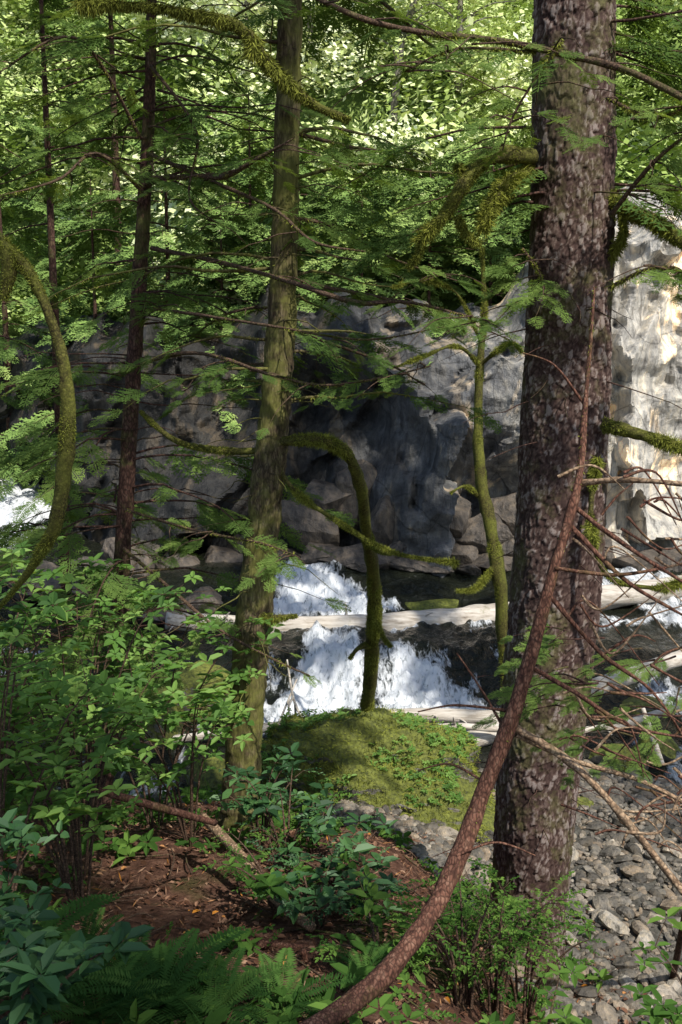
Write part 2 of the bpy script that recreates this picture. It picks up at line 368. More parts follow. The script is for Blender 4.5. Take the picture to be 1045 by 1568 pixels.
X,Y=np.meshgrid(xs,ys,indexing='ij');F=foam(X,Y)
Z=WZ(X,Y)+fbm(X*2,Y*1.4,4)*.08+F*fbm(X*6,Y*3,3)*.22+F*.05
mb=MB();mb.add(np.stack([X,Y,Z],-1).reshape(-1,3),gridF(len(xs),len(ys)))
mb.build('creek_water',watermat(),pattr={'foam':F})
# ---------------- cliff: angular fractured face (lower envelope of local planes)
def facets(P,seeds,amp,tilt,kn=5):
    kd=kdtree.KDTree(len(seeds))
    for i,s in enumerate(seeds):kd.insert(s,i)
    kd.balance();off=U(-1,1,len(seeds))*amp;g=np.clip(rng.normal(size=seeds.shape),-1.4,1.4)*tilt
    idx=np.array([[q[1] for q in kd.find_n(p,kn)] for p in P])
    h=off[idx]+((P[:,None,:]-seeds[idx])*g[idx]).sum(2)
    return h.min(1)
us=np.unique(np.concatenate([np.linspace(-24,-7,50),np.linspace(-7,8,420),np.linspace(8,24,50)]));vs=np.linspace(0,1,190)
Ux,Vv=np.meshgrid(us,vs,indexing='ij')
top=np.interp(Ux,[-22,-5,-2.5,0,3,4.3,8,22],[5,4.7,4.9,5.3,5.4,6.8,8,8])+fbm(Ux*.8,Ux*0)*.8
Zc=-.5+Vv*(top+.5)
Yc=18.3+shift(Ux)+.14*Zc+fbm(Ux*.45,Zc*.6)*.9+3.2*np.clip(Vv-.86,0,1)**1.2*6
P2=np.stack([Ux,Zc,np.zeros_like(Ux)],-1).reshape(-1,3)
P2r=P2.copy();P2r[:,0]=(P2[:,0]*.9-P2[:,1]*.35)*1.25;P2r[:,1]=(P2[:,1]*.9+P2[:,0]*.3)*.7
def seeds2(n): return np.stack([U(-32,32,n),U(-10,16,n),np.zeros(n)],1)
D=(facets(P2r,seeds2(900),.24,.34,18)+facets(P2r,seeds2(6000),.035,.24,14)).reshape(Yc.shape)
E=np.pad(D,1,mode='edge');D=(E[:-2,1:-1]+E[2:,1:-1]+E[1:-1,:-2]+E[1:-1,2:]+E[:-2,:-2]+E[2:,2:]+E[:-2,2:]+E[2:,:-2]+D)/9
Yc=Yc+D*1.15+fbm(Ux*9,Zc*7,3)*.04+.3
Yc+=.9*np.exp(-((Ux-0.3)/1.0)**2-((Zc-3.3)/.6)**2)+.6*np.exp(-((Ux-2.6)/.5)**2-((Zc-.8)/.5)**2)
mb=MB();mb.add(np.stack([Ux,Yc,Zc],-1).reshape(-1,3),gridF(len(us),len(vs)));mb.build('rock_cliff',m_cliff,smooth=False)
# ---------------- rocks
def cubesphere(n):
    l=np.linspace(-1,1,n+1);V=[];F=[];c=0
    for ax in range(3):
        for sg in(-1,1):
            a,b=np.meshgrid(l,l,indexing='ij');v=np.zeros((n+1,n+1,3));v[...,ax]=sg;v[...,(ax+1)%3]=np.tan(a*.785);v[...,(ax+2)%3]=np.tan(b*.785)*sg
            V.append(v.reshape(-1,3));F.append(gridF(n+1,n+1)+c);c+=(n+1)**2
    return unit(np.concatenate(V)),np.concatenate(F)
def rock(n,cuts,lo=.55,hi=.85,noise=.04):
    V,F=cubesphere(n)
    for _ in range(cuts):
        k=unit(rng.normal(size=3));d=U(lo,hi);t=V@k-d;V=V-np.where(t>0,t,0)[:,None]*k*.95
    o=R()*50
    return V*(1+noise*2*fbm(V[:,0]*3+o+V[:,2],V[:,1]*3+V[:,2]*2+o))[:,None],F
def boulder(name,c,r,mat,rz=None,cuts=22,n=18,noise=.07):
    V,F=rock(n,cuts,.5,.8,noise=noise);a=U(-.6,.6) if rz is None else rz;ca,sa=math.cos(a),math.sin(a)
    V=V*r*1.2;V=np.stack([V[:,0]*ca-V[:,1]*sa,V[:,0]*sa+V[:,1]*ca,V[:,2]],1)
    mb=MB();mb.add(V+c,F);return mb.build(name,mat,origin=c,smooth=False)
PB=[rock(2,5) for _ in range(6)]
mb=MB();N=15000
px=U(-.4,4.2,N);py=U(4.2,10.2,N);z=G(px,py);k=(z<.75+.1*R(N))&(px>.0-(py-6)*.25);px,py,z=px[k],py[k],z[k];n=len(px)
sz=.012+.035*R(n)**2+.085*R(n)**12
place(mb,[(V*[1,.75,.5],F) for V,F in PB],np.stack([px,py,z+sz*.25],1),np.stack([U(-1,1,n),U(-1,1,n),U(-.3,.3,n)],1),np.stack([U(-.5,.5,n),U(-.5,.5,n),np.ones(n)],1),sz,R(n),.0)
mb.build('gravel_bar',m_peb,smooth=False)
def rk(px,py,w,h,d,mat,name='creek_rock',dep=.8,**k):
    c=at(px,py,d);s=d/1568;boulder(name,c,np.array([w*s*.6,w*s*.6*dep,h*s*.65]),mat,**k)
for a in [(500,765,70,60,17.3),(545,750,70,90,17.4),(590,810,80,80,17),(640,780,60,90,17.1),(685,800,80,70,16.9),(740,820,90,60,16.8),(560,855,110,34,16.6),(495,850,70,40,16.8),(640,862,100,26,16.5),(800,790,90,80,17),
          (880,840,120,70,16.8),(980,865,110,40,16.5),(1040,870,70,50,16.3),(760,858,90,30,16.5),(430,860,100,40,17),(350,860,80,40,17),(280,870,80,40,16.7),(600,918,110,24,15.8),(700,925,50,16,15.6),(150,890,110,60,15.5),(60,900,110,60,15.5),(240,940,110,50,14.5),(310,925,70,36,14.7),(720,872,40,16,16.2),
          (470,800,90,70,17.2),(625,840,60,40,16.7),(700,850,70,40,16.6),(780,840,60,40,16.6),(200,860,90,70,16.4),(380,840,70,40,17.2)]:
    rk(*a,m_rock)
for a in [(655,935,140,34,15.2),(950,1165,75,55,10),(1010,1150,80,45,10.2),(890,1250,60,60,8.4),(960,1240,90,40,9.0),(1030,1235,70,36,9.0),(985,1085,70,30,11),(330,1190,100,50,9.4),(300,1060,130,80,11.5),(230,1120,130,90,10.6)]:
    rk(*a,m_mrock)
for a in [(930,1330,60,40,7.6),(1010,1350,60,36,7.3),(880,1360,50,36,7.2),(650,1330,60,40,7.6),(1020,1290,60,30,8),(905,1400,60,30,6.8),(1000,1420,50,30,6.5),(950,1290,50,24,8),(870,1300,40,24,8),(690,1360,44,30,7.4),(960,1380,40,24,7),(1035,1390,36,24,7)]:
    rk(*a,m_peb,name='bar_stone')
# hero boulder
bc=at(578,1200,8.5)
V,F=rock(48,8,.78,.97,.14);V=V*[1.12,.85,.72]
V[:,2]+=-.16*V[:,0]+.10*np.exp(-((V[:,0]+.05)/.5)**2)*np.clip(V[:,2],0,1);V[:,2]+=.05*fbm(V[:,0]*5,V[:,1]*5)
V[:,:2]*=(1+.12*fbm(V[:,0]*3,V[:,2]*4,3))[:,None]
tp_z=at(575,1088,8.4)[2];V[:,2]*=(tp_z-bc[2])/V[:,2].max()
mbB=MB();mbB.add(V+bc,F);bo=mbB.build('mossy_boulder',m_mrock,origin=bc)
mb=MB();mk=V[:,2]>-.35;NM=30000;idx=rng.choice(np.where(mk)[0],NM);b=V[idx]+bc+rng.normal(size=(NM,3))*.012
kp=vn(V[idx][:,0]*4+3,V[idx][:,2]*4+V[idx][:,1]*3)+.9*V[idx][:,2]-.15*V[idx][:,0]>.22;b=b[kp];vi=V[idx][kp];NM=len(b)
d=unit(unit(vi)*.7+rng.normal(size=b.shape)*.5);x=unit(np.cross(d,rng.normal(size=b.shape)))*.0035;L=U(.008,.035,NM)[:,None]
q=np.stack([b-x,b+x,b+d*L+x*.5,b+d*L-x*.3],1).reshape(-1,3);kk=np.clip(vn(b[:,0]*5,b[:,1]*5+b[:,2]*4)*1.1+U(-.05,.45,len(b)),0,1)
mb.add(q,np.arange(len(q)).reshape(-1,4),kk);mb.build('moss_tufts',m_moss,parent=bo)
mb=MB();mk=(V[:,2]>.1)&(vn(V[:,0]*3.5+7,V[:,1]*3.5+V[:,2]*2)>.5);n=900;idx=rng.choice(np.where(mk)[0],n);b=V[idx]+bc
place(mb,WH,b+np.stack([0*R(n),0*R(n),U(.01,.07,n)],1),rng.normal(size=(n,3))*[1,1,.1],np.stack([U(-.4,.4,n),U(-.7,.1,n),np.ones(n)],1),U(.02,.05,n),U(.2,1,n));mb.build('boulder_plants',m_salmon,parent=bo)
# ---------------- logs
def log(name,pts,rad,mat,n=60,stubs=0,rough=.08):
    P=np.array([at(*p) for p in pts]);mb=MB();e=P.mean(0);Pp,Rr=tube(mb,P,rad,n,24,rough,cap=True)
    for i in range(stubs):
        k=rng.integers(3,n-3);d=unit(np.array([U(-.3,.3),U(-1,.2),U(-.6,.9)]));L=U(.06,.22)
        tube(mb,[Pp[k]+d*Rr[k]*.7,Pp[k]+d*(Rr[k]+L*.5),Pp[k]+d*(Rr[k]+L)+[0,0,-.02]],[.016,.012,.005],5,6,.1)
    return mb.build(name,mat,origin=e)
log('fallen_log',[(255,950,13.6),(420,961,14.0),(600,957,14.2),(770,942,14.6),(920,916,15.0),(1120,886,15.5)],[.12,.16,.175,.19,.185,.15],m_log,90,24)
log('driftwood_log',[(225,1136,10.4),(340,1124,10.5),(430,1112,10.6),(620,1096,10.8),(765,1100,10.7)],[.035,.05,.055,.08,.08],m_log,50,5)
log('driftwood_log',[(672,1150,10.2),(775,1114,10.6),(900,1057,11.2),(1060,1002,11.9)],[.10,.105,.1,.09],m_log,50,5)
log('driftwood_log',[(640,1118,10.0),(700,1112,10.2),(770,1118,10.3)],[.03,.035,.03],m_log,20,1)
log('driftwood_log',[(985,1085,9.6),(1000,1130,9.4),(1015,1170,9.2)],[.02,.03,.02],m_log,20,1)
log('driftwood_log',[(880,1120,10.2),(960,1108,10.3),(1060,1075,10.6)],[.03,.045,.04],m_log,20,4)
log('driftwood_log',[(900,1190,9.6),(980,1205,9.5),(1060,1190,9.6)],[.025,.035,.03],m_log,20,4)
log('driftwood_log',[(930,960,14.5),(990,985,13.8),(1060,990,13.4)],[.05,.06,.05],m_log,20,4)
log('driftwood_log',[(440,1010,10.6),(450,1070,10.4),(470,1115,10.2)],[.008,.014,.012],m_log,20,2)
log('driftwood_log',[(455,1040,10.8),(430,1100,10.4),(420,1120,10.3)],[.008,.012,.012],m_log,20,2)
# ---------------- trees
class Tree:
    def __init__(s,name,base): s.e=empty(name,base);s.w=MB();s.f=MB();s.m=MB();s.S=[]
    def branch(s,start,az,L,rise,droop,r,spn,ss,moss=0):
        t=np.linspace(0,1,6)[:,None];h=np.array([math.cos(az),math.sin(az),0])
        P=start+h*L*t+Zu*(rise*L*t-droop*L*t*t)+np.cumsum(rng.normal(size=(6,3))*L*.026,0)
        Pp,Rr=tube(s.w,P,[r,r*.8,r*.65,r*.5,r*.35,r*.15],9,5,.1)
        if moss:fuzz(s.m,Pp,Rr,moss,.02)
        s.along(Pp,spn,ss,az)
    def along(s,Pp,spn,ss,az=None):
        n=len(Pp)
        for j in range(spn):
            tt=.15+.85*R()**.8;i=min(int(tt*n),n-1);sd=1 if R()<.5 else -1
            if az is None:
                q=Pp[min(i+1,n-1)]-Pp[min(i+1,n-1)-1];a0=math.atan2(q[1],q[0])
            else:a0=az
            a=a0+sd*U(.35,1.15)*(1.15-tt*.6);s.S.append((*Pp[i],math.cos(a),math.sin(a),U(-.6,.0),ss*U(.5,1.1)*(1.2-.55*tt)))
        if spn and az is not None: s.S.append((*Pp[-1],math.cos(az),math.sin(az),-.3,ss*.6))
    def done(s,wm,fm,tpls,vlo=.1,vhi=.9,parts=('trunk','foliage')):
        s.w.build(parts[0],wm,parent=s.e)
        if s.m.V:s.m.build('moss',m_moss,parent=s.e)
        if s.S:
            A=np.array(s.S);N=len(A)
            v=np.clip(vn(A[:,0]*1.4+9,A[:,2]*1.4+A[:,1])*.7+U(-.1,.35,N),0,1)*(vhi-vlo)+vlo
            place(s.f,tpls,A[:,:3],A[:,3:6],np.stack([U(-.4,.4,N),U(-.75,.1,N),np.ones(N)],1),A[:,6],v)
            s.f.build(parts[1],fm,parent=s.e)
# big spruce with modelled bark flakes
path=[at(798,1530,5.5),at(806,1430,5.5),at(818,1250,5.5),at(834,1050,5.5),at(850,880,5.5),at(862,650,5.5),at(870,480,5.5),at(877,250,5.5),at(881,0,5.5)]
path[0][2]=G(*path[0][:2])-.25
T=Tree('spruce_tree',path[1]*[1,1,0]+[0,0,float(G(path[1][0],path[1][1]))])
n,sd=820,210
P=cr(np.array(path),n);rad=cr(np.array([.25,.215,.22,.238,.24,.225,.212,.205,.198]),n)[:,0]
th=np.linspace(0,2*math.pi,sd,endpoint=False)
arc=th[None,:]*.24*np.ones((n,1));zz=P[:,2][:,None]*np.ones((1,sd))
NS=13000;S=np.stack([U(-.1,1.65,NS),U(zz.min()-.1,zz.max()+.1,NS)*.5,np.zeros(NS)],1)
kd=kdtree.KDTree(NS)
for i,s_ in enumerate(S):kd.insert(s_,i)
kd.balance();cell=R(NS)
Q=np.stack([arc+fbm(arc*30,zz*30)*.018,zz*.5+fbm(arc*30+40,zz*30)*.018,0*arc],-1).reshape(-1,3)
disp=np.zeros(len(Q));cv=np.zeros(len(Q))
for i,q in enumerate(Q):
    r2=kd.find_n(q,2);k=r2[0][1];e=r2[1][2]-r2[0][2]
    disp[i]=min(e/.008,1)*.004+(cell[k]-.5)*.009-(q[1]-S[k,1])*.20
    cv[i]=(.3+.7*min(e/.008,1))*(.35+.85*cell[k]**1.3)
disp=disp.reshape(n,sd);cv=cv.reshape(n,sd)*(.7+.55*vn(arc*6,zz*2.5))
rr=rad[:,None]+disp+.010*np.sin(3*th+P[:,2:3]*.7)+fbm(arc*8,zz*6,3)*.014
Vt=np.stack([P[:,0:1]+rr*np.cos(th),P[:,1:2]+rr*np.sin(th),P[:,2:3]+0*rr],-1).transpose(1,0,2)
T.w.add(Vt.reshape(-1,3),gridF(sd,n,True))
T.w.build('trunk',m_big,parent=T.e,smooth=True,pattr={'bk':np.clip(cv.T,0,1.2)});T.w=MB()
tp=path[-1];up_=[tp,tp+[.1,0,3],tp+[.15,0,7],tp+[.2,0,11]];tube(T.w,up_,[.2,.17,.12,.03],30,20,.05)
for i in range(24):
    z=U(8.8,17);p=np.array([tp[0]+.1,tp[1],z]);T.branch(p,U(0,6.283),U(2.,4.)*(1.2-(z-8)/14),.15,.3,.04,12,1.0)
for i in range(14):
    p=at(U(840,900),U(-60,330),5.45);T.branch(p,[-.3,.2,3.4,2.8,-.1,3.2,.5,0,-.5,3.3,2.9,.1,-.2,.3][i],U(.7,1.3),.1,.3,.010,10,.34)
for i in range(40):
    k=rng.integers(150,800);p=P[k];T.branch(p,U(2.6,6.8),.2+U(.1,.6),.1,.3,.006,0,.3)
fuzz(T.m,P,rad*.99,1500,.02,.4)
T.done(m_thin,m_hem,MI,parts=('upper_trunk_and_limbs','foliage'))
spruce=T.e
def limb(parent,paths,wm,mossd=2500,ml=.03,hang=.8,name='branch',sides=8,leaf=0,ls=.32):
    w=MB();m=MB();T=Tree.__new__(Tree);T.e=parent;T.w=MB();T.m=MB();T.f=MB();T.S=[]
    for pts,rad in paths:
        P=[at(*p) for p in pts];Pp,Rr=tube(w,P,rad,max(10,len(P)*6),sides,.22)
        if mossd:fuzz(m,Pp,Rr,mossd,ml,hang)
        if leaf:
            T.along(Pp,leaf,ls)
            for j in range(7):
                i=rng.integers(2,len(Pp));T.branch(Pp[i],U(0,6.28),U(.12,.55),.05,.4,.005,int(U(0,4)),ls*.8)
    w.build(name,wm,parent=parent)
    if leaf: T.done(wm,m_hem,HI,.2,1,parts=(name+'_twigs',name+'_foliage'))
    if mossd:m.build(name+'_moss',m_moss,parent=parent)
limb(spruce,[([(815,240,5.4),(770,236,5.2),(735,248,5.1),(705,290,5.0),(680,330,5.0),(640,370,5.0)],[.042,.04,.036,.03,.026,.014]),
 ([(812,262,5.4),(775,285,5.2),(745,330,5.1),(740,355,5.1)],[.034,.034,.03,.016]),([(745,250,5.1),(720,262,5.1),(700,255,5.0)],[.022,.02,.012]),
 ([(700,330,5),(715,360,5),(735,372,5)],[.014,.012,.006]),([(650,360,5),(640,390,5),(625,410,5)],[.012,.01,.005]),
 ([(930,300,5.4),(965,325,5.3),(1000,338,5.2),(1060,380,5.1)],[.045,.04,.036,.034]),([(925,650,5.3),(970,662,5.2),(1060,690,5.1)],[.034,.03,.024]),
 ([(930,400,5.4),(955,360,5.3),(950,330,5.3)],[.018,.016,.01]),([(915,700,5.3),(905,800,5.2),(930,880,5.1),(1000,900,5.0),(1045,890,5.)],[.012,.014,.012,.01,.008])],m_mossy,9500,.032,.7)
# middle hemlock
path=[at(352,1370,6),at(366,1240,6),at(376,1100,6),at(390,930,6),at(408,760,6),at(424,600,6),at(434,430,6),at(440,200,6),at(446,-60,6),at(450,-400,6.1)]
path[0][2]=float(G(*path[0][:2]))-.15
T=Tree('hemlock_tree',path[0]+[0,0,.15]);Pp,Rr=tube(T.w,path,[.13,.115,.112,.105,.098,.086,.08,.07,.062,.03],300,36,.09)
for i in range(22):
    k=rng.integers(160,285);T.branch(Pp[k],U(-.6,3.7) if R()<.5 else U(2.6,6.8),U(.6,1.5),.2,.35,.012,int(U(2,8)),.36,150)
for i in range(10):
    k=rng.integers(262,295);T.branch(Pp[k],U(0,6.28),U(1.2,2.),.1,.3,.02,12,.5)
for i in range(60):
    k=rng.integers(70,265);T.branch(Pp[k],U(0,6.28),U(.12,.7),.15,.3,.006,0,.3)
fuzz(T.m,Pp,Rr,4600,.016,.4)
T.done(m_mid,m_hem,HI);hemB=T.e
limb(hemB,[([(430,676,5.95),(470,673,5.9),(505,677,5.9),(535,700,6),(552,745,6.2),(560,800,6.5),(570,870,7),(574,930,7.4),(570,1000,7.9),(562,1082,8.35)],[.03,.032,.034,.034,.036,.036,.042,.047,.052,.058]),
 ([(572,985,7.8),(550,992,7.7),(536,1008,7.6)],[.03,.02,.01]),([(575,950,7.4),(590,980,7.3),(600,990,7.3)],[.015,.01,.006]),([(562,830,6.6),(580,845,6.6),(600,850,6.6)],[.012,.008,.005]),
 ([(215,630,6.4),(270,675,6.2),(340,690,6.1),(410,690,6)],[.012,.018,.02,.022]),([(412,690,6),(450,750,5.9),(520,800,5.8),(600,845,5.7),(700,862,5.6)],[.018,.014,.011,.008,.005])],m_mossy,11000,.022,.4)
limb(hemB,[([(395,940,5.95),(420,945,5.9),(455,942,5.9)],[.02,.015,.008]),([(300,20,4.4),(345,30,4.4),(375,50,4.4),(410,95,4.4),(450,135,4.4),(490,165,4.4),(535,182,4.4)],[.012,.018,.022,.021,.019,.016,.01]),
 ([(375,50,4.4),(390,62,4.4),(384,80,4.4)],[.02,.02,.008]),([(120,0,4.4),(220,8,4.4),(310,22,4.4)],[.008,.01,.014])],m_mossy,12000,.05,1.5,'hanging_moss_branch')
limb(hemB,[([(430,420,6),(500,440,6.4),(580,455,6.9),(680,480,7.4),(780,520,7.8)],[.014,.012,.01,.008,.004]),
 ([(436,330,6),(520,350,6.5),(600,395,7),(700,430,7.4)],[.012,.01,.008,.004]),
 ([(440,200,6),(540,225,6.4),(640,235,6.9)],[.012,.009,.004])],m_twig,500,.015,.8,'bough',6,leaf=16,ls=.34)
limb(hemB,[([(432,500,6),(520,530,6.3),(600,560,6.6),(650,590,6.8)],[.012,.01,.007,.004]),([(425,560,6),(350,560,6.4),(280,600,6.8)],[.01,.008,.004]),([(430,470,6),(350,480,6.4),(290,520,6.9)],[.01,.008,.004])],m_twig,500,.015,.8,'lower_bough',6,leaf=6,ls=.26)
# thin left hemlock
path=[at(150,1290,6.5),at(172,1100,6.5),at(186,880,6.5),at(200,640,6.5),at(214,430,6.5),at(227,200,6.5),at(233,-10,6.5),at(238,-500,6.5)]
path[0][2]=float(G(*path[0][:2]))-.1
T=Tree('hemlock_tree',path[0]+[0,0,.1]);Pp,Rr=tube(T.w,path,[.065,.056,.052,.05,.045,.036,.03,.01],150,18,.12)
for i in range(68):
    k=rng.integers(32,146);T.branch(Pp[k],U(0,6.28),U(.5,1.5),.15,.35,.009,int(U(3,10)),.36)
for i in range(80):
    k=rng.integers(20,130);T.branch(Pp[k],U(0,6.28),U(.2,1.2),.2,.3,.006,0,.3)
T.done(m_thin,m_hem,HI,.15,1);hemA=T.e
limb(hemA,[([(228,272,6.4),(300,270,6),(345,270,5.8),(400,240,5.6),(450,212,5.5)],[.014,.013,.016,.01,.004]),([(232,380,6.4),(330,400,6.1),(440,430,5.6),(540,462,5.4),(620,462,5.3),(700,480,5.2),(760,495,5.2)],[.014,.013,.012,.014,.009,.006,.003]),
 ([(228,235,6.4),(330,280,6),(420,320,5.6),(480,370,5.4),(560,385,5.3)],[.012,.011,.01,.008,.004]),([(190,840,6.4),(260,900,6),(330,960,5.8),(420,1010,5.6),(475,1035,5.5)],[.012,.011,.009,.007,.004]),
 ([(192,780,6.4),(290,810,6),(400,832,5.6),(450,850,5.5)],[.009,.008,.007,.003]),([(225,300,6.4),(150,235,6.2),(90,275,6),(0,300,5.8)],[.012,.01,.007,.004]),([(215,210,6.3),(120,60,5.8),(0,110,5.6)],[.01,.008,.005]),
 ([(205,560,6.4),(300,540,6),(420,575,5.6),(500,590,5.5),(600,575,5.4),(660,560,5.4)],[.012,.01,.009,.007,.005,.003]),([(215,470,6.4),(290,480,6),(420,500,5.5),(560,520,5.4),(680,500,5.3)],[.01,.009,.007,.005,.003]),([(230,100,6.4),(300,200,6),(290,300,5.9),(330,340,5.8)],[.01,.008,.006,.003])],m_twig,600,.018,name='dead_limbs',sides=6,leaf=3,ls=.24)
limb(spruce,[([(1045,150,4.6),(960,108,4.7),(860,82,4.8),(760,62,4.7),(650,50,4.6),(560,30,4.5),(480,-5,4.5)],[.014,.014,.014,.013,.012,.011,.01]),([(820,80,4.8),(700,75,4.6),(620,110,4.5)],[.008,.005,.003]),
 ([(860,60,4.8),(790,170,4.7),(770,230,4.7)],[.007,.005,.003]),([(935,330,5),(1000,250,4.8),(1060,200,4.7)],[.012,.009,.006]),([(935,440,5),(1000,410,4.8),(1060,420,4.7)],[.01,.008,.005]),([(930,150,5),(1000,180,4.8),(1060,160,4.7)],[.01,.008,.005]),([(800,380,5.3),(830,430,5.2),(800,470,5.1)],[.006,.005,.003])],m_twig,1500,.024,.9,name='overhanging_limb',leaf=7,ls=.28)
e=empty('mossy_branch',at(80,700,3.6))
limb(e,[([(-60,330,3.7),(0,372,3.6),(40,410,3.6),(75,480,3.6),(98,560,3.6),(104,640,3.6),(98,720,3.6),(86,800,3.6),(60,850,3.65),(25,900,3.7),(-20,950,3.8)],[.03,.026,.02,.019,.024,.03,.03,.027,.018,.01,.006]),
 ([(0,372,3.6),(15,400,3.6),(5,460,3.6)],[.025,.03,.012])],m_mossy,8000,.014,.5)
e=empty('mossy_sapling',at(800,1190,8.7))
limb(e,[([(738,380,9.4),(742,480,9.3),(735,560,9.2),(732,660,9.1),(738,740,9),(752,810,8.9),(765,890,8.8),(772,980,8.8),(785,1100,8.7),(800,1210,8.7)],[.015,.025,.035,.04,.05,.055,.055,.05,.045,.05]),
 ([(742,770,9),(715,745,8.9),(690,755,8.8)],[.02,.014,.006]),([(736,560,9.2),(700,530,9),(650,545,8.8),(600,565,8.7)],[.018,.014,.01,.005]),([(735,560,9.2),(780,525,9),(800,540,9)],[.018,.012,.006]),([(760,860,8.8),(730,900,8.7),(700,905,8.6)],[.015,.01,.004]),([(735,520,9.3),(700,450,9.3),(650,430,9.2),(600,440,9.1)],[.014,.01,.008,.004])],m_mossy,7000,.028,.4)
def hemlock(x,y,h,crown,nb,tpls,fm,ss,z0=.12,v=(.1,.9),lean=0,spn=10,r=1):
    z=float(G(x,y));T=Tree('hemlock_tree',(x,y,z));P=[np.array([x,y,z-.2]),np.array([x+lean*.4,y,z+h*.4]),np.array([x+lean,y,z+h])]
    Pp,Rr=tube(T.w,P,[h*.011*r,h*.008*r,.01],60,10,.08)
    for i in range(nb):
        t=z0+(1-z0)*R()**.9;k=min(int(t*59),58);L=crown*(1.1-.85*t)*U(.6,1.15)
        T.branch(Pp[k],U(0,6.28),L,.15,.38,.008+.004*L,spn,ss)
    T.done(m_thin,fm,tpls,*v);return T
for a in [(-3.1,8.2,9,1.8,58),(-4.3,7.4,10,2.2,60),(-5.2,9.0,11,2.4,60),(-2.9,6.6,4.6,1.2,34),(-2.5,9.1,8,1.3,28)]:
    hemlock(*a,MI,m_hem,.38,.05,(.05,1),r=.7,spn=10)
hemlock(3.6,-4.5,16,3.2,20,LO,m_hem,1.1,.45,(.1,.8),spn=9)
hemlock(8.2,3.5,16,3.4,18,LO,m_hem,1.1,.45,(.1,.8),spn=9)
hemlock(4.9,8.8,16,3.8,30,LO,m_hem,1.2,.55,(.1,.8),spn=9)  # unseen tree, added so its crown shades the middle of the cliff
for i,a in enumerate([(-9,23,13,3,45),(-7,21.7,9,2.5,44),(-5,21.2,6.5,2.4,44),(-3.4,20.6,5,2.2,40),(-1.8,21,4.5,2.2,36),(-5.5,26,10,3,40),(.4,20.3,3.2,2,34),(1.7,20.2,3.4,2.1,34),(2.9,20.3,3.8,2.2,36),(4.4,21,4,2,30),(-.8,20.3,3.2,2,32),(9,24,10,2.6,36),(-2.3,20.2,3.6,2.2,36)]):
    hemlock(*a,LO,m_hemfar,.8,.06,(.0,1),spn=11)
# hillside foliage
mb=MB();N=5600
x=U(-22,22,N);y=20.8+25*R(N)**.9;z=G(x,y)+U(0,2.4,N)*U(.3,1,N)
v=np.clip(vn(x*.55+3,z*.6)*1.1-.25+U(-.2,.3,N)+.5*np.exp(-((x-1.5)/6.5)**2)*sst(6.5,10.5,z),0,1)  # last term paints the sunlit upper centre of the slope into leaf colour
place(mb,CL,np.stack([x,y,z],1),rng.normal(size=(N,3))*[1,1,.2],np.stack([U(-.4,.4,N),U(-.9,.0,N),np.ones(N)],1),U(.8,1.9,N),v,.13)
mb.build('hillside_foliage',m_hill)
for (px_,py_,d,h) in [(478,120,27,9),(375,160,28,8),(600,260,25,4),(700,230,26,4),(560,200,30,5),(760,120,32,6)]:
    b=at(px_,py_,d);b[2]=float(G(b[0],b[1]));T=Tree('vine_maple',b);l=U(-.8,.8)
    Pp,Rr=tube(T.w,[b-[0,0,.3],b+[l*.3,0,h*.4],b+[l,0,h*.75],b+[l*1.3,0,h]],[.11,.085,.06,.03],30,8,.1)
    pos=[]
    for j in range(24):
        k=rng.integers(5,30);az=U(0,6.28);L=U(.8,2)*h/6;P=[Pp[k],Pp[k]+[math.cos(az)*L*.5,math.sin(az)*L*.5,L*.3],Pp[k]+[math.cos(az)*L,math.sin(az)*L,L*.35]];tube(T.w,P,[.03,.02,.01],6,5)
        pos+= [P[1]+rng.normal(size=3)*.3,P[2]+rng.normal(size=3)*.3]
    T.w.build('trunk',m_snag,parent=T.e);n=len(pos)
    place(T.f,CL,np.array(pos),rng.normal(size=(n,3))*[1,1,.1],np.tile(Zu,(n,1))+rng.normal(size=(n,3))*.3,U(.6,1.0,n),U(.55,1,n),.12);T.f.build('foliage',m_hill,parent=T.e)
# ---------------- shrubs
def shrub(name,b,h,spread,ns,tpls,ls,mat,v=(.2,.9),nodes=7,wm=None,upv=(-.35,.35)):
    b=np.array([b[0],b[1],float(G(b[0],b[1]))]);e=empty(name,b);w=MB();f=MB();pos=[];dr=[]
    for i in range(ns):
        az=U(0,6.28);sp=spread*U(.3,1);hh=h*U(.6,1.1);hv=np.array([math.cos(az),math.sin(az),0])
        P=[b+hv*.03,b+hv*sp*.35+Zu*hh*.5,b+hv*sp*.75+Zu*hh*.85,b+hv*sp*1.1+Zu*hh]
        Pp,_=tube(w,P,[.007,.006,.004,.0015],12,5)
        for j in range(nodes):
            k=int(U(4,11.99));a=az+U(-2,2);d=np.array([math.cos(a),math.sin(a),U(.0,.5)]);L=U(.04,.22)*h
            q=Pp[k]+d*L;tube(w,[Pp[k],q],[.002,.001],2,4);pos.append(q);dr.append(d)
        pos.append(Pp[-1]);dr.append(hv)
    n=len(pos);place(f,tpls,pos,np.array(dr)*[1,1,.3],np.stack([U(*upv,n),U(*upv,n)-.2,np.ones(n)],1),ls*U(.5,1.2,n),U(*v,n),.07)
    w.build('stems',wm or m_twig,parent=e);f.build('leaves',mat,parent=e)
for (x,y,h) in [(-1.35,3.7,1.15),(-1.1,4.05,1.0),(-1.6,4.3,1.5),(-1.9,4.8,1.7),(-1.35,4.9,1.45),(-.85,5.4,1.0),(-1.65,3.9,1.4),(-2.2,5.5,1.6),(-1.5,5.6,1.5),(-1.1,5.7,1.3)]:
    shrub('salmonberry_shrub',(x,y),h,.55,8,WH,.078,m_salmon,(.0,1),10)
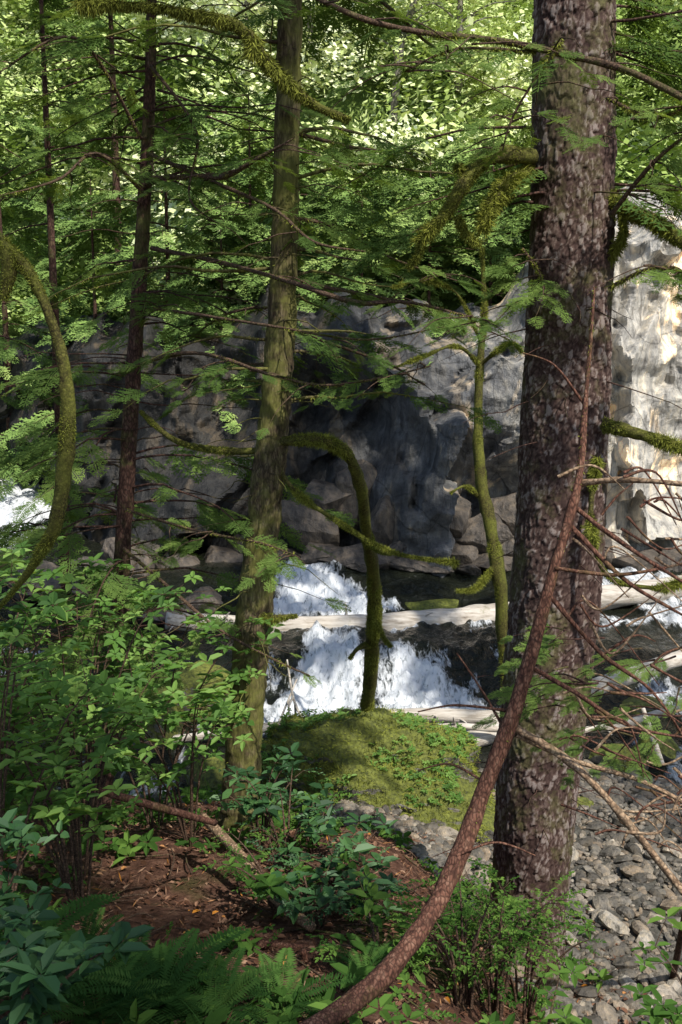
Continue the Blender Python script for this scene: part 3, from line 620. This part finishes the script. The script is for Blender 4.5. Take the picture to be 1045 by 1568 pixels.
for (x,y,h) in [(-1.05,2.75,.38),(-.9,2.5,.28),(-1.2,3.1,.45)]:
    shrub('salal_shrub',(x,y),h,.3,6,WH[:3],.085,m_salal,(.1,.9),5)
for (a,b_,h) in [(430,1400,.3),(480,1430,.25),(520,1360,.30),(440,1330,.42),(580,1480,.2),(400,1290,.42),(560,1400,.22),(480,1310,.28)]:
    shrub('oregon_grape_shrub',gp(a,b_)[:2],h,.3,8,LT+WH[:3],.085,m_salal if R()<.4 else m_hb,(.1,.9),6)
for (a,b_,h) in [(710,1545,.42),(755,1560,.5),(800,1565,.5),(700,1480,.3),(760,1500,.45)]:
    shrub('huckleberry_shrub',gp(a,b_)[:2],h,.26,9,LT,.10,m_hb,(.2,1),8)
for (x,y,h) in [(.95,2.9,.5),(1.2,3.1,.7),(1.4,3.2,.8),(.6,2.85,.25)]:
    shrub('thimbleberry_shrub',(x,y),h,.3,7,WH[:3],.065,m_hb,(.0,.9),6)
for (a,b_,L) in [(250,1550,.34),(150,1565,.34),(330,1565,.28),(200,1510,.26),(700,1430,.28),(30,1500,.4),(430,1560,.28),(560,1500,.22),(130,1470,.22)]:
    p=gp(a,b_);e=empty('sword_fern',p);mb=MB();n=14;az=np.linspace(0,6.28,n,endpoint=False)+U(-.2,.2,n)
    place(mb,FR,np.tile(p,(n,1)),np.stack([np.cos(az),np.sin(az),U(.35,.9,n)],1),np.tile(Zu,(n,1)),L*U(.7,1.1,n),U(.1,.9,n));mb.build('fronds',m_fern,parent=e)
mb=MB();N=2800;x=U(-3.5,1.6,N);y=U(2.2,9,N);z=G(x,y)
dirt=gp(235,1390)
k=(z>.35)&(vn(x*1.7+4,y*1.7)>.44)&(((x-dirt[0])/.5)**2+((y-dirt[1])/.9)**2>U(.6,1.2,N));x,y,z=x[k],y[k],z[k];n=len(x)
place(mb,LT+WH,np.stack([x,y,z+U(.02,.10,n)],1),np.stack([U(-1,1,n),U(-1,1,n),U(.0,.5,n)],1),np.stack([U(-.4,.4,n),U(-.6,.1,n),np.ones(n)],1),U(.03,.10,n),U(.05,.8,n));mb.build('ground_cover',m_hb)
mb=MB();N=18000;x=U(-2.5,1.8,N);y=U(2,7.5,N);z=G(x,y)+.014;k=z>.4;x,y,z=x[k],y[k],z[k];n=len(x)
T_=TP();T_.diamond([0,0,0],[0,1,0],Zu,1,.13);T2=TP();T2.leaf([0,0,0],[0,1,0],Zu,.7,.4)
place(mb,[T_.arr(),T_.arr(),T2.arr()],np.stack([x,y,z],1),np.stack([U(-1,1,n),U(-1,1,n),U(-.3,.3,n)],1),np.stack([U(-.4,.4,n),U(-.4,.4,n),np.ones(n)],1),U(.02,.07,n),R(n)**1.3*.97);mb.build('leaf_litter',m_litter)
mb=MB()
for i in range(170):
    x=U(-1.8,.9);y=U(2.3,6);a=U(0,6.28);L=U(.08,.4);p=np.array([x,y,float(G(x,y))+.02]);q=p+[math.cos(a)*L,math.sin(a)*L,0];q[2]=float(G(q[0],q[1]))+U(.02,.06)
    tube(mb,[p,(p+q)/2+rng.normal(size=3)*.012,q],[.004,.005,.002],6,5,.1)
mb.build('twig_litter',m_twig)
# ---------------- leaning dead branch, foreground
e=empty('fallen_branch',at(560,1520,2.75))
limb(e,[([(440,1600,2.55),(560,1520,2.7),(640,1430,2.8),(695,1330,2.9),(745,1200,3),(790,1080,3.05),(835,920,3.1),(870,800,3.15),(888,720,3.2),(898,600,3.3),(905,520,3.35),(910,440,3.4)],[.026,.028,.026,.025,.024,.024,.018,.016,.012,.008,.006,.004])],m_red,500,.009,name='main_stem',sides=14)
limb(e,[([(790,1115,3.05),(870,1165,3),(950,1245,2.95),(1060,1385,2.9)],[.013,.013,.012,.012]),([(790,1125,3.05),(880,1165,3.1),(980,1195,3.1),(1060,1235,3.1)],[.009,.008,.007,.006]),
 ([(885,740,3.2),(960,735,3.1),(1060,742,3)],[.011,.009,.007])],m_tan,0,name='side_branches')
tw=[([(872,770,3.2),(950,830,3.1),(1060,900,3)],[.010,.008,.005]),([(868,800,3.15),(960,890,3.1),(1060,950,3)],[.009,.007,.004]),([(850,870,3.1),(950,880,3.1),(1060,860,3.1)],[.007,.006,.003]),
 ([(790,1090,3.05),(700,1080,3.1),(640,1090,3.1)],[.006,.004,.002]),([(780,1130,3.05),(740,1060,3.1),(700,1000,3.1)],[.005,.004,.002]),([(810,1020,3.1),(880,1060,3),(960,1110,2.95),(1050,1130,2.9)],[.008,.007,.006,.004]),
 ([(840,910,3.1),(920,1000,3.1),(1000,1060,3.1),(1060,1150,3.1)],[.008,.007,.005,.004]),([(745,1200,3),(690,1170,3.1),(640,1180,3.1)],[.005,.004,.002]),([(700,1310,2.9),(760,1290,2.9),(820,1310,2.9)],[.006,.004,.002]),([(895,620,3.3),(850,560,3.3),(800,540,3.3)],[.005,.004,.002])]
for i in range(60):
    a=U(850,1040);b_=U(720,1300);d=U(2.8,3.6);tw.append(([(a,b_,d),(a+U(20,60),b_+U(-30,50),d),(a+U(50,150),b_+U(-60,110),d)],[.005,.0035,.0015]))
limb(e,tw[:44],m_red,0,name='twigs',sides=5);limb(e,tw[44:],m_tan,0,name='pale_twigs',sides=5)
T=Tree('hemlock_sapling',gp(1030,1500))
for i in range(26):
    p=at(U(860,1060),U(960,1140),U(3,3.8));T.branch(p,U(2.2,4.2),U(.15,.35),.1,.3,.004,6,.1)
bp=np.array(T.e.location);q=at(1070,1000,3.3);tube(T.w,[bp,(bp+q)/2+[.05,0,0],q,q+[0,0,.8]],[.02,.017,.012,.004],20,8)
T.done(m_thin,m_hem,HI,.4,1)
for pts,r_ in [([(310,1250,5.0),(360,1300,4.7),(395,1340,4.5)],.022),([(415,1370,4.3),(445,1395,4.1),(480,1422,4.0)],.022),([(375,1442,3.9),(420,1448,3.9),(475,1452,3.9)],.016),([(465,1455,3.7),(472,1500,3.7),(478,1568,3.6)],.012),([(520,1410,4.6),(600,1430,4.8),(680,1445,5)],.016),([(515,1390,4.5),(580,1440,4.4),(640,1480,4.4)],.016),([(150,1210,4.2),(240,1235,4.3),(330,1260,4.6)],.016)]:
    log('fallen_stick',pts,[r_,r_*1.1,r_*.9],m_tan if R()<.6 else m_red,16)
# ---------------- world, sun, camera
w=bpy.data.worlds.new("World");bpy.context.scene.world=w;w.use_nodes=True;nt=w.node_tree
s=Vector((.36,-.52,.78)).normalized()
sky=nt.nodes.new('ShaderNodeTexSky');sky.sky_type='NISHITA';sky.sun_disc=False;sky.sun_elevation=math.asin(s.z);sky.sun_rotation=math.atan2(s.x,s.y)
bg=nt.nodes['Background'];bg.inputs[1].default_value=.15;nt.links.new(sky.outputs[0],bg.inputs[0])
L=bpy.data.lights.new('sun','SUN');L.energy=5;L.angle=math.radians(.8);L.color=(1,.96,.89)
lo=bpy.data.objects.new('sun',L);lo.rotation_euler=(-s).to_track_quat('-Z','Y').to_euler();lo.location=(5,-8,20);bpy.context.collection.objects.link(lo)
cam=bpy.data.cameras.new('camera');cam.sensor_fit='VERTICAL';cam.sensor_height=36;cam.lens=36;cam.clip_end=500;cam.clip_start=.05
co=bpy.data.objects.new('camera',cam);co.location=(0,0,CZ);co.rotation_euler=(math.radians(90)-PITCH,0,0);bpy.context.collection.objects.link(co)
sc=bpy.context.scene;sc.camera=co;sc.view_settings.view_transform='Standard';sc.view_settings.look='None';sc.view_settings.exposure=0
